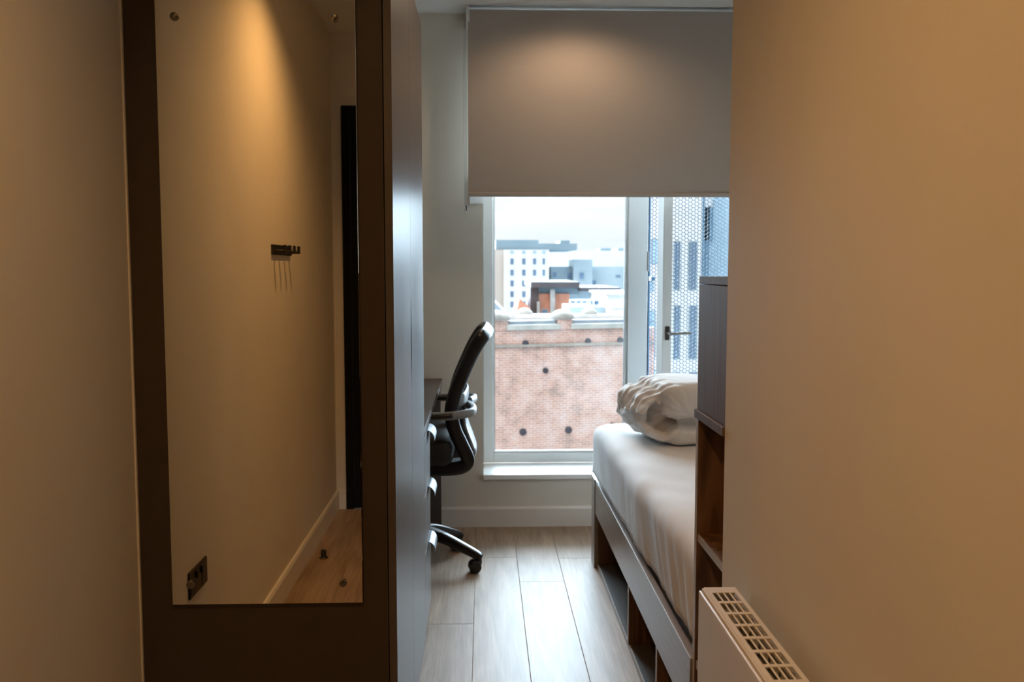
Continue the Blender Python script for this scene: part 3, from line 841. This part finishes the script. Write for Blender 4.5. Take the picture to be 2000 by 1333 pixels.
# folded duvet: a U-shaped fold seen from its open side, upper half above lower half
def duvet():
    bm = bmesh.new()
    def add(src):
        me = bpy.data.meshes.new('tmp'); src.to_mesh(me); src.free(); bm.from_mesh(me); bpy.data.meshes.remove(me)
    def puff(p):
        p.z += 0.006 * math.sin(p.x * 9) ; return p
    add(cushion(0.062, 0.90, -0.222, 0.19, 0.098, 0.250, 0.058, (40, 24, 10), puff))
    add(cushion(0.085, 0.90, -0.200, 0.20, 0.002, 0.096, 0.044, (40, 24, 10)))
    add(cushion(0.045, 0.50, -0.075, 0.185, 0.030, 0.225, 0.05, (24, 16, 12)))
    c = bmesh.new()
    pts = catmull([(0.40, 0.03, 0.222), (0.24, 0.02, 0.226), (0.12, 0.012, 0.214), (0.045, 0.02, 0.180), (0.018, 0.04, 0.128), (0.032, 0.03, 0.076),
                   (0.080, 0.0, 0.040), (0.15, -0.02, 0.030), (0.26, 0.0, 0.032)], 9)
    rf = []
    for i in range(len(pts)):
        t = (pts[min(i + 1, len(pts) - 1)] - pts[max(i - 1, 0)]).normalized(); rf.append(Vector((-t.z, 0, t.x)))
    sweep(c, pts, 0.33, 0.050, refs=rf, power=3.2, seg=40)
    add(c)
    me = bpy.data.meshes.new('tmp'); bmesh.ops.recalc_face_normals(bm, faces=bm.faces[:]); bm.to_mesh(me); bm.free()
    o = bpy.data.objects.new('tmp', me); C.objects.link(o)
    r_ = o.modifiers.new('r', 'REMESH'); r_.mode = 'VOXEL'; r_.voxel_size = 0.0045
    sm = o.modifiers.new('s', 'SMOOTH'); sm.iterations = 5; sm.factor = 0.6
    dg = bpy.context.evaluated_depsgraph_get()
    ev = bpy.data.meshes.new_from_object(o.evaluated_get(dg))
    bpy.data.objects.remove(o)
    nb = bmesh.new(); nb.from_mesh(ev); bpy.data.meshes.remove(ev)
    nb.normal_update()
    mv = []
    for v in nb.verts:
        p = v.co; near = max(0.0, min(1.0, (0.17 - p.x) / 0.10))
        ang = math.atan2(p.z - 0.125, p.x - 0.16)
        wv = noise.noise(Vector((p.x * 5, p.y * 4, p.z * 5))) * 0.010
        wv += -abs(noise.noise(Vector((p.y * 22 + p.x * 14, ang * 1.6, 1.3)))) * 0.020 * near
        wv += noise.noise(Vector((p.y * 9, p.x * 5 + ang * 5, 5))) * 0.010 * near
        wv += -abs(noise.noise(Vector((p.x * 5 + p.y * 3, p.z * 18 - p.x * 6, 9)))) * 0.007 * (1 - near) * (1 if p.z < 0.12 else 0.35)
        d = v.normal * wv
        zc = 0.097 + 0.006 * math.sin(p.x * 9)
        g = math.exp(-((p.z - zc) / 0.007) ** 2) * 0.026
        if p.y < -0.12 and p.x > 0.12: d.y += g * min(1, (-0.12 - p.y) / 0.04)
        elif p.y < -0.06 and p.x < 0.20 and abs(p.z - 0.12) < 0.05 and p.x > 0.09: d.x += g * 0.8
        mv.append(d)
    for v, d in zip(nb.verts, mv): v.co += d
    return nb
dv = link('duvet', duvet(), 'duvet', None, smooth='all')
dv.location = (0.563, 3.440, 0.612)
dv.scale = (1, 1, 0.93)
dv.rotation_euler = (0, 0, math.radians(9))
tag(dv, 'plump white duvet folded in half on the mattress', 'duvet')

# ---------------------------------------------------------------- radiator
rd = empty('radiator', (0, 0, 0))
tag(rd, 'white panel radiator with slotted top grille low on the right corridor wall', 'radiator')
RY0, RY1, RX0, RX1, RZ0, RZ1 = 0.62, 1.571, 0.381, 0.455, 0.12, 0.700
link('front_panel', bx(RX0, RX0 + 0.006, RY0, RY1, RZ0, RZ1 - 0.001), 'radiator', rd, bevel=0.0025)
link('rear_panel', bx(RX1 - 0.010, RX1 - 0.004, RY0 + 0.004, RY1 - 0.004, RZ0, RZ1 - 0.012), 'radiator', rd)
link('side_cover', bx(RX0 + 0.007, RX1 - 0.011, RY1 - 0.006, RY1 - 0.001, RZ0, RZ1 - 0.004), 'radiator', rd)
link('side_cover', bx(RX0 + 0.007, RX1 - 0.011, RY0 + 0.001, RY0 + 0.006, RZ0, RZ1 - 0.004), 'radiator', rd)
# grille
gx0, gx1 = 0.3915, 0.4480
GZ0, GZ1 = RZ1 - 0.0005, RZ1 + 0.0015
ncol, bar = 4, 0.0033
inx0, inx1 = gx0 + 0.0085, gx1 - 0.0075
cw = (inx1 - inx0 - 3 * bar) / 4
bm = bmesh.new()
box(bm, gx0, inx0, RY0 + 0.004, RY1 + 0.006, GZ0, GZ1); box(bm, inx1, gx1, RY0 + 0.004, RY1 + 0.006, GZ0, GZ1)
first = 1.550; pit = 0.0498; slot = 0.0408
y = first
edges = []
while y - slot > RY0 + 0.02:
    edges.append((y - slot, y)); y -= pit
prev = RY1 + 0.006
for a, b_ in edges:
    box(bm, inx0, inx1, b_, prev, GZ0, GZ1); prev = a
box(bm, inx0, inx1, RY0 + 0.004, prev, GZ0, GZ1)
for c in range(3):
    xx = inx0 + cw * (c + 1) + bar * c
    for a, b_ in edges: box(bm, xx, xx + bar, a, b_, GZ0 + 0.0005, GZ1 - 0.0006)
box(bm, gx0 - 0.0035, gx0, RY0 + 0.004, RY1 + 0.004, GZ0 - 0.012, GZ1 - 0.001)
link('top_grille', bm, 'radiator', rd)
bm = bmesh.new()
yy = RY0 + 0.012
zig = []
while yy < RY1 - 0.02:
    box(bm, RX0 + 0.012, RX1 - 0.016, yy, yy + 0.0012, RZ0 + 0.05, RZ1 - 0.075); yy += 0.0166
box(bm, RX0 + 0.030, RX0 + 0.033, RY0 + 0.012, RY1 - 0.02, RZ0 + 0.02, RZ1 - 0.025)
link('convector_fins', bm, 'fin', rd, kind='stuff')
for yy in (0.80, 1.36):
    link('wall_bracket', bx(RX1 - 0.004, XC - 0.0005, yy, yy + 0.03, 0.20, 0.66), 'radiator', rd)
bm = bmesh.new(); cyl(bm, (0.425, 1.520, 0.0), (0.425, 1.520, 0.135), 0.0075); link('pipe', bm, 'chrome', rd, smooth=True)
bm = bmesh.new(); cyl(bm, (0.425, 0.67, 0.0), (0.425, 0.67, 0.135), 0.0075); link('pipe', bm, 'chrome', rd, smooth=True)

# ---------------------------------------------------------------- blinds
bl = empty('roller_blind', (0, 4.27, 0))
tag(bl, 'taupe grey roller blind drawn halfway down over the window', 'blind')
BLX0, BLX1 = -0.066, 1.50
def fabric():
    bm = bmesh.new(); nx_, nz_ = 30, 30; z0, z1 = 1.600, 2.440
    A = []
    for i in range(nx_ + 1):
        col = []
        for j in range(nz_ + 1):
            x = BLX0 + (BLX1 - BLX0) * i / nx_; z = z0 + (z1 - z0) * j / nz_
            y = 0.0018 * math.sin(x * 5 + 1) * (1 - j / nz_) + noise.noise(Vector((x * 2.5, z * 2, 0))) * 0.002 - 0.012 * (j / nz_) * 0
            col.append((x, y, z))
        A.append(col)
    for off in (0, 0.0012):
        V = [[bm.verts.new((p[0], p[1] + off, p[2])) for p in col] for col in A]
        for i in range(nx_):
            for j in range(nz_): bm.faces.new([V[i][j], V[i + 1][j], V[i + 1][j + 1], V[i][j + 1]])
    return bm
link('blind_fabric', fabric(), 'blind', bl, smooth='all')
bm = bmesh.new()
sweep(bm, [(BLX0, 0.0, 1.606), (0.3, 0.0, 1.606), (0.9, 0, 1.606), (BLX1, 0.0, 1.606)], 0.012, 0.022, power=3.5, seg=16)
link('bottom_bar', bm, 'blind', bl, smooth=True)
bm = bmesh.new(); cyl(bm, (BLX0 + 0.01, 0.028, 2.418), (BLX1 - 0.01, 0.028, 2.418), 0.026, seg=28); link('roller_tube', bm, 'blind', bl, smooth=True)
link('bracket', boxes((BLX0 - 0.008, BLX0 + 0.008, -0.005, 0.1435, 2.385, 2.459),), 'upvc', bl, bevel=0.002)
link('bracket', boxes((BLX1 - 0.008, BLX1 + 0.008, -0.005, 0.1435, 2.385, 2.459),), 'upvc', bl, bevel=0.002)
# bead chain: two strands and a loop
bm = bmesh.new()
def bead(p, r=0.0016):
    m_ = Matrix.Translation(p)
    bmesh.ops.create_icosphere(bm, subdivisions=1, radius=r, matrix=m_)
z = 2.41
pts = []
while z > 1.555:
    t = (2.41 - z) / 0.855
    pts.append((-0.079 - 0.006 * math.sin(PI * t) * 1.2 - 0.002, 0.05, z)); pts.append((-0.075 + 0.0 * t, 0.02, z)); z -= 0.0048
for i in range(14):
    a = PI + PI * i / 13
    pts.append((-0.078 + 0.006 * math.cos(a) - 0.002, 0.035 - 0.015 * math.cos(a), 1.552 + 0.020 * math.sin(a)))
for p in pts: bead(p)
cyl(bm, (-0.0815, 0.05, 2.41), (-0.0815, 0.05, 1.552), 0.0005, seg=6); cyl(bm, (-0.075, 0.02, 2.41), (-0.075, 0.02, 1.552), 0.0005, seg=6)
link('bead_chain', bm, 'chair_grey', bl, smooth='all')
link('chain_tensioner', boxes((-0.078, -0.071, 0.012, 0.032, 1.535, 1.556)), 'chair_plastic', bl, bevel=0.002)
cp = link('cover_plate', boxes((-0.062, 0.0, 4.396, YF - 0.0005, 1.572, 1.70)), 'upvc', None, bevel=0.002)
tag(cp, 'small pale plastic plate on the wall under blind lower left corner', 'cover plate')

# ---------------------------------------------------------------- downlights
def make_downlight(x, y, power, label, spot, blend, col=WARM, tilt=(0, 0)):
    t = empty('downlight', (x, y, ZC))
    tag(t, label, 'ceiling light', 'recessed ceiling downlights')
    b = bmesh.new(); lathe(b, [(0.045, 0.0), (0.045, -0.004), (0.036, -0.006), (0.034, -0.001)], seg=28)
    bmesh.ops.delete(b, geom=[f for f in b.faces if len(f.verts) > 8], context='FACES_ONLY')
    link('bezel', b, 'upvc', t, smooth=True)
    b = bmesh.new(); cyl(b, (0, 0, -0.0002), (0, 0, -0.002), 0.034, seg=24); link('lens', b, 'bulb', t)
    ld = bpy.data.lights.new('lamp', 'SPOT'); ld.energy = power; ld.color = col
    ld.spot_size = math.radians(spot); ld.spot_blend = blend; ld.shadow_soft_size = 0.05
    lo = bpy.data.objects.new('lamp', ld); C.objects.link(lo); lo.parent = t; lo.location = (0, 0, -0.012)
    lo.rotation_euler = (tilt[0], tilt[1], 0)
    return t
make_downlight(-0.36, 0.80, LAMP_CORRIDOR, 'round recessed ceiling downlight over the corridor by the mirror', 136, 0.85)
make_downlight(0.40, 3.92, LAMP_BLIND, 'round recessed ceiling downlight close in front of the roller blind', 160, 0.6, SOFT_WARM)
make_downlight(0.30, 2.60, LAMP_ROOM, 'round recessed ceiling downlight between bed and wardrobe doors', 130, 0.8, (1.0, 0.62, 0.34))

# ---------------------------------------------------------------- outside: brick building opposite
bw = empty('brick_building', (0.36, 30.0, 0), math.radians(14))
tag(bw, 'red brick building opposite with stone coping, caps and round iron tie plates', 'building')
link('brick_wall', bx(-14, 5.75, 0, 0.5, -14, -0.80), 'brick', bw)
def loc_on_wall(px_, py_):
    """local x,z on the wall's face for a pixel"""
    a = math.radians(14); dx_, dy_ = math.cos(a), math.sin(a)
    # ray parameters
    Y = 30.0
    for _ in range(12):
        X, Z = P(px_, py_, Y); lx = (X - 0.36) * dx_ + (Y - 30.0) * dy_
        Y = 30.0 + lx * dy_
    X, Z = P(px_, py_, Y)
    return (X - 0.36) / dx_ if abs(dx_) > 1e-6 else 0, Z
def wl(px_, py_): return loc_on_wall(px_, py_)
# string course
x_, zs = wl(1000, 677)
link('string_course', bx(-14, 5.75, -0.10, 0.0, zs - 0.03, zs + 0.06), 'stone_cap', bw, bevel=0.01)
# low copings and raised piers
spans = []
for a_, b_ in ((995, 1086), (1120, 1228)):
    xa, za = wl(a_, 630); xb, zb = wl(b_, 630); spans.append((xa, xb))
    link('coping', bx(xa - 0.12, xb + 0.12, -0.14, 0.6, -0.80, -0.62), 'stone', bw, bevel=0.02)
    link('parapet_ledge', bx(xa, xb, 0.05, 0.45, -0.62, -0.50), 'slate', bw)
for a_, b_, cy0 in ((950, 992, 0), (1089, 1117, 0), (1231, 1259, 0)):
    xa, _z = wl(a_, 630); xb, _z = wl(b_, 630)
    pr = link('pier', bx(xa, xb, -0.05, 0.55, -0.80, -0.46), 'brick', bw)
    cxm = (xa + xb) / 2; hw = (xb - xa) / 2 + 0.14
    bm = bmesh.new()
    lathe(bm, [(hw, 0.0), (hw * 1.02, 0.08), (hw * 0.92, 0.17), (hw * 0.6, 0.27), (hw * 0.15, 0.32)], (cxm, 0.25, -0.46), 24)
    link('domed_cap', bm, 'stone_cap', pr, smooth='all')
for (px_, py_, r_) in ((1026, 671, 6.3), (1148, 667, 6.3), (1211, 665, 6.3), (1065, 724, 5.5), (1021, 844, 7), (1110, 840, 7), (1195, 832, 6)):
    lx, lz = wl(px_, py_)
    bm = bmesh.new(); rr = r_ / FPX * 30.5
    lathe(bm, [(rr, 0.0), (rr, -0.05), (rr * 0.8, -0.08), (rr * 0.35, -0.085), (rr * 0.3, -0.12)], (lx, 0, lz), 24, 'y')
    link('tie_plate', bm, 'iron', bw, smooth=True)

# second parapet with domed caps a little farther
p2 = empty('rear_parapet', (0, 37, 0))
tag(p2, 'pale stone parapet with domed caps behind the front brick parapet', 'wall')
xa, za = P(950, 622, 37); xb, zb = P(1262, 622, 37)
link('parapet_wall', bx(xa, xb, 0, 0.6, -14, za), 'stone', p2, bevel=0.03)
link('ledge', bx(xa, xb, -0.15, 0.75, za, za + 0.15), 'stone', p2, bevel=0.03)
for c in (1025, 1152):
    cx, cz = P(c, 618, 37); rr = 17.0 / FPX * 37
    bm = bmesh.new(); lathe(bm, [(rr, 0.0), (rr, 0.10), (rr * 0.85, 0.20), (rr * 0.5, 0.30), (rr * 0.12, 0.34)], (cx, 0.3, cz + 0.0), 24)
    link('domed_cap', bm, 'stone_cap', p2, smooth='all')

def blk(name, x0, y0, x1, y1, Y, depth, mat, parent, zmin=None, bevel=0):
    """a block whose front face spans the pixel rectangle at distance Y"""
    xa, za = P(x0, y0, Y); xb, zb = P(x1, y1, Y)
    return link(name, bx(xa, xb, Y, Y + depth, zmin if zmin is not None else zb, za), mat, parent, bevel=bevel)
def window_at(cx, cy_, wpx, hpx, Y, parent, frame='upvc', pane='far_glass', name='window'):
    xa, za = P(cx - wpx / 2, cy_ - hpx / 2, Y); xb, zb = P(cx + wpx / 2, cy_ + hpx / 2, Y); f = (xb - xa) * 0.08
    o = link(name, boxes((xa, xb, Y - 0.06, Y, zb, zb + f), (xa, xb, Y - 0.06, Y, za - f, za), (xa, xa + f, Y - 0.06, Y, zb + f, za - f), (xb - f, xb, Y - 0.06, Y, zb + f, za - f)), frame, parent)
    link('pane', bx(xa + f, xb - f, Y - 0.03, Y - 0.005, zb + f, za - f), pane, o)
    return o
G = -14
# white block on the left
Y = 95
w1 = empty('apartment_block', (0, 0, 0))
tag(w1, 'white apartment block with rows of square windows and a slate top storey', 'building')
blk('facade', 984, 488, 1072, 600, Y, 18, 'white_render', w1, G)
xa, za = P(930, 488, Y); xb, zb = P(984, 488, Y)
link('side_wing', bx(xa, xb, Y + 0.6, Y + 18, G, za), 'beige_render', w1)
blk('top_storey', 968, 469, 1052, 489, Y + 1.2, 14, 'grey_clad', w1)
blk('top_storey', 1052, 476, 1127, 489, Y + 1.2, 14, 'grey_clad', w1)
blk('plant_room', 1094, 470, 1113, 477, Y + 3, 6, 'grey_clad', w1)
for cx in (1000, 1023, 1044, 1062):
    for r, cy_ in enumerate((511, 533, 554, 575, 595)):
        window_at(cx, cy_, 8 if cx != 1062 else 6, 13, Y, w1, 'white_render')
    window_at(cx, 493, 7, 6, Y, w1, 'pale_blue', 'pale_blue')
# long white block in the middle, farther
Y = 120
w2 = empty('long_white_building', (0, 0, 0))
tag(w2, 'long plain white building on the skyline right of the apartment block', 'building')
blk('facade', 1073, 490, 1330, 560, Y, 20, 'white_render', w2, G)
blk('roof_unit', 1172, 485, 1193, 490, Y + 3, 5, 'grey_clad', w2)
blk('roof_unit', 1207, 485, 1218, 490, Y + 3, 5, 'grey_clad', w2)
Y = 100
w3 = empty('pale_blue_building', (0, 0, 0))
tag(w3, 'pale blue-grey flat roofed building in front of the long white one', 'building')
blk('facade', 1076, 521, 1330, 600, Y, 14, 'pale_blue', w3, G)
blk('stair_tower', 1120, 507, 1157, 560, Y - 2, 6, 'pale_blue', w3, G)
for cx, cy_, a_, b_ in ((1083, 537, 9, 11), (1112, 539, 10, 14), (1136, 539, 10, 14), (1160, 553, 9, 12), (1207, 540, 11, 7)):
    window_at(cx, cy_, a_, b_, Y - (2.1 if 1120 < cx < 1157 else 0), w3, 'pale_blue')
# dark brown roof with brick fronts
Y = 62
w4 = empty('brown_roof_building', (0, 0, 0))
tag(w4, 'low red brick building with dark brown overhanging flat roof and white post', 'building')
blk('brick_front', 1052, 574, 1112, 622, Y, 8, 'brick_far', w4, G)
blk('roof', 1037, 551, 1132, 562, Y - 1, 10, 'brown_roof', w4)
blk('roof', 1132, 562, 1212, 569, Y - 0.5, 9, 'brown_roof', w4)
blk('side_screen', 1036, 562, 1052, 622, Y - 0.2, 6, 'brown_roof', w4, G)
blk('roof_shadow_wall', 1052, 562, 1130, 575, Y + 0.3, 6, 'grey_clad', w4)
blk('post', 1075, 566, 1084, 622, Y - 0.6, 0.4, 'stone_cap', w4, G)
blk('post', 1049, 590, 1054, 622, Y - 0.6, 0.4, 'stone_cap', w4, G)
blk('upper_wall', 1112, 569, 1200, 600, Y + 0.4, 6, 'pale_blue', w4, G)
window_at(1064, 610, 12, 12, Y, w4, 'stone')
window_at(1098, 612, 12, 12, Y, w4, 'stone')
window_at(1160, 578, 12, 9, Y + 0.4, w4, 'stone')
xa, za = P(1008, 622, Y - 2); xb, zb = P(1036, 587, Y - 2); xm = xa + (xb - xa) * 0.25
g = empty('brick_gable', (0, 0, 0)); tag(g, 'small red brick gable wall left of the brown roof', 'building')
link('gable_wall', prism([(xa, G), (xb, G), (xb, zb - 0.5), (xm, zb + 0.1), (xa, zb - 0.8)], 'y', Y - 2, Y + 4), 'brick_far', g)
# slate roof left
g = empty('slate_roof_house', (0, 0, 0)); tag(g, 'low house with a sloping blue-grey slate roof at far left', 'building')
xa, za = P(940, 622, 50); xb, zb = P(990, 597, 50); x2, z2 = P(966, 590, 50)
link('house_wall', bx(xa, xb, 50.2, 56, G, za), 'brick_far', g)
link('roof', prism([(xa, za), (xb + 0.2, za), (x2, z2), (xa, z2)], 'y', 50, 56), 'slate', g)
# white house on the right with a railing terrace
Y = 52
w5 = empty('white_house', (0, 0, 0))
tag(w5, 'small white flat roofed house at right above the parapet', 'building')
blk('facade', 1187, 578, 1330, 625, Y, 8, 'white_render', w5, G)
blk('roof_edge', 1184, 574, 1332, 579, Y - 0.3, 8.6, 'stone_cap', w5)
window_at(1207, 604, 26, 6, Y, w5, 'white_render')
tr = empty('roof_terrace', (0, 0, 0))
tag(tr, 'roof terrace with thin white railing between brown roof and white house', 'terrace')
blk('terrace_deck', 1112, 600, 1187, 624, Y + 1, 5, 'pale_blue', tr, G)
xa, za = P(1112, 585, Y + 1); xb, zb = P(1187, 600, Y + 1)
link('top_rail', bx(xa, xb, Y + 1, Y + 1.08, za - 0.08, za), 'upvc', tr)
for i in range(7):
    xx = xa + (xb - xa) * i / 6.5
    link('railing_post', bx(xx, xx + 0.07, Y + 1, Y + 1.07, zb, za - 0.08), 'upvc', tr)
window_at(1162, 590, 20, 14, Y + 3, tr, 'upvc')

# facades behind the perforated screen
Y = 43
w6 = empty('white_framed_facade', (0, 0, 0))
tag(w6, 'white framed facade with narrow dark windows seen through the perforated screen', 'building')
blk('facade', 1270, 250, 1362, 1000, Y, 6, 'white_render', w6)
for y0, y1 in ((160, 260), (285, 372), (472, 567), (597, 702), (727, 830)):
    for xa_, xb_ in ((1316, 1327), (1345, 1360)):
        window_at((xa_ + xb_) / 2, (y0 + y1) / 2, xb_ - xa_, y1 - y0, Y, w6, 'grey_clad', 'far_glass')
for y0, y1, xa_, xb_ in ((467, 516, 1272, 1290), (550, 570, 1268, 1276), (607, 628, 1268, 1279), (628, 700, 1268, 1279), (722, 760, 1266, 1288)):
    window_at((xa_ + xb_) / 2, (y0 + y1) / 2, xb_ - xa_, y1 - y0, Y, w6, 'grey_clad', 'blue_clad')
Y = 50
w7 = empty('blue_clad_tower', (0, 0, 0))
tag(w7, 'light blue clad tower behind the perforated screen beside the white facade', 'building')
blk('facade', 1363, 120, 1700, 1000, Y, 8, 'blue_clad', w7)
blk('recess_strip', 1366, 120, 1376, 1000, Y - 0.3, 0.3, 'deep_blue', w7)
xa, za = P(1376, 392, Y - 0.25); xb, zb = P(1392, 470, Y - 0.25)
link('stepped_strip', bx(xa, xb, Y - 0.3, Y, zb, za), 'deep_blue', w7)
blk('pale_panel', 1378, 384, 1392, 404, Y - 0.35, 0.1, 'white_render', w7)
gr = structure('ground', bx(-150, 200, 6, 300, G - 0.5, G), 'ground')
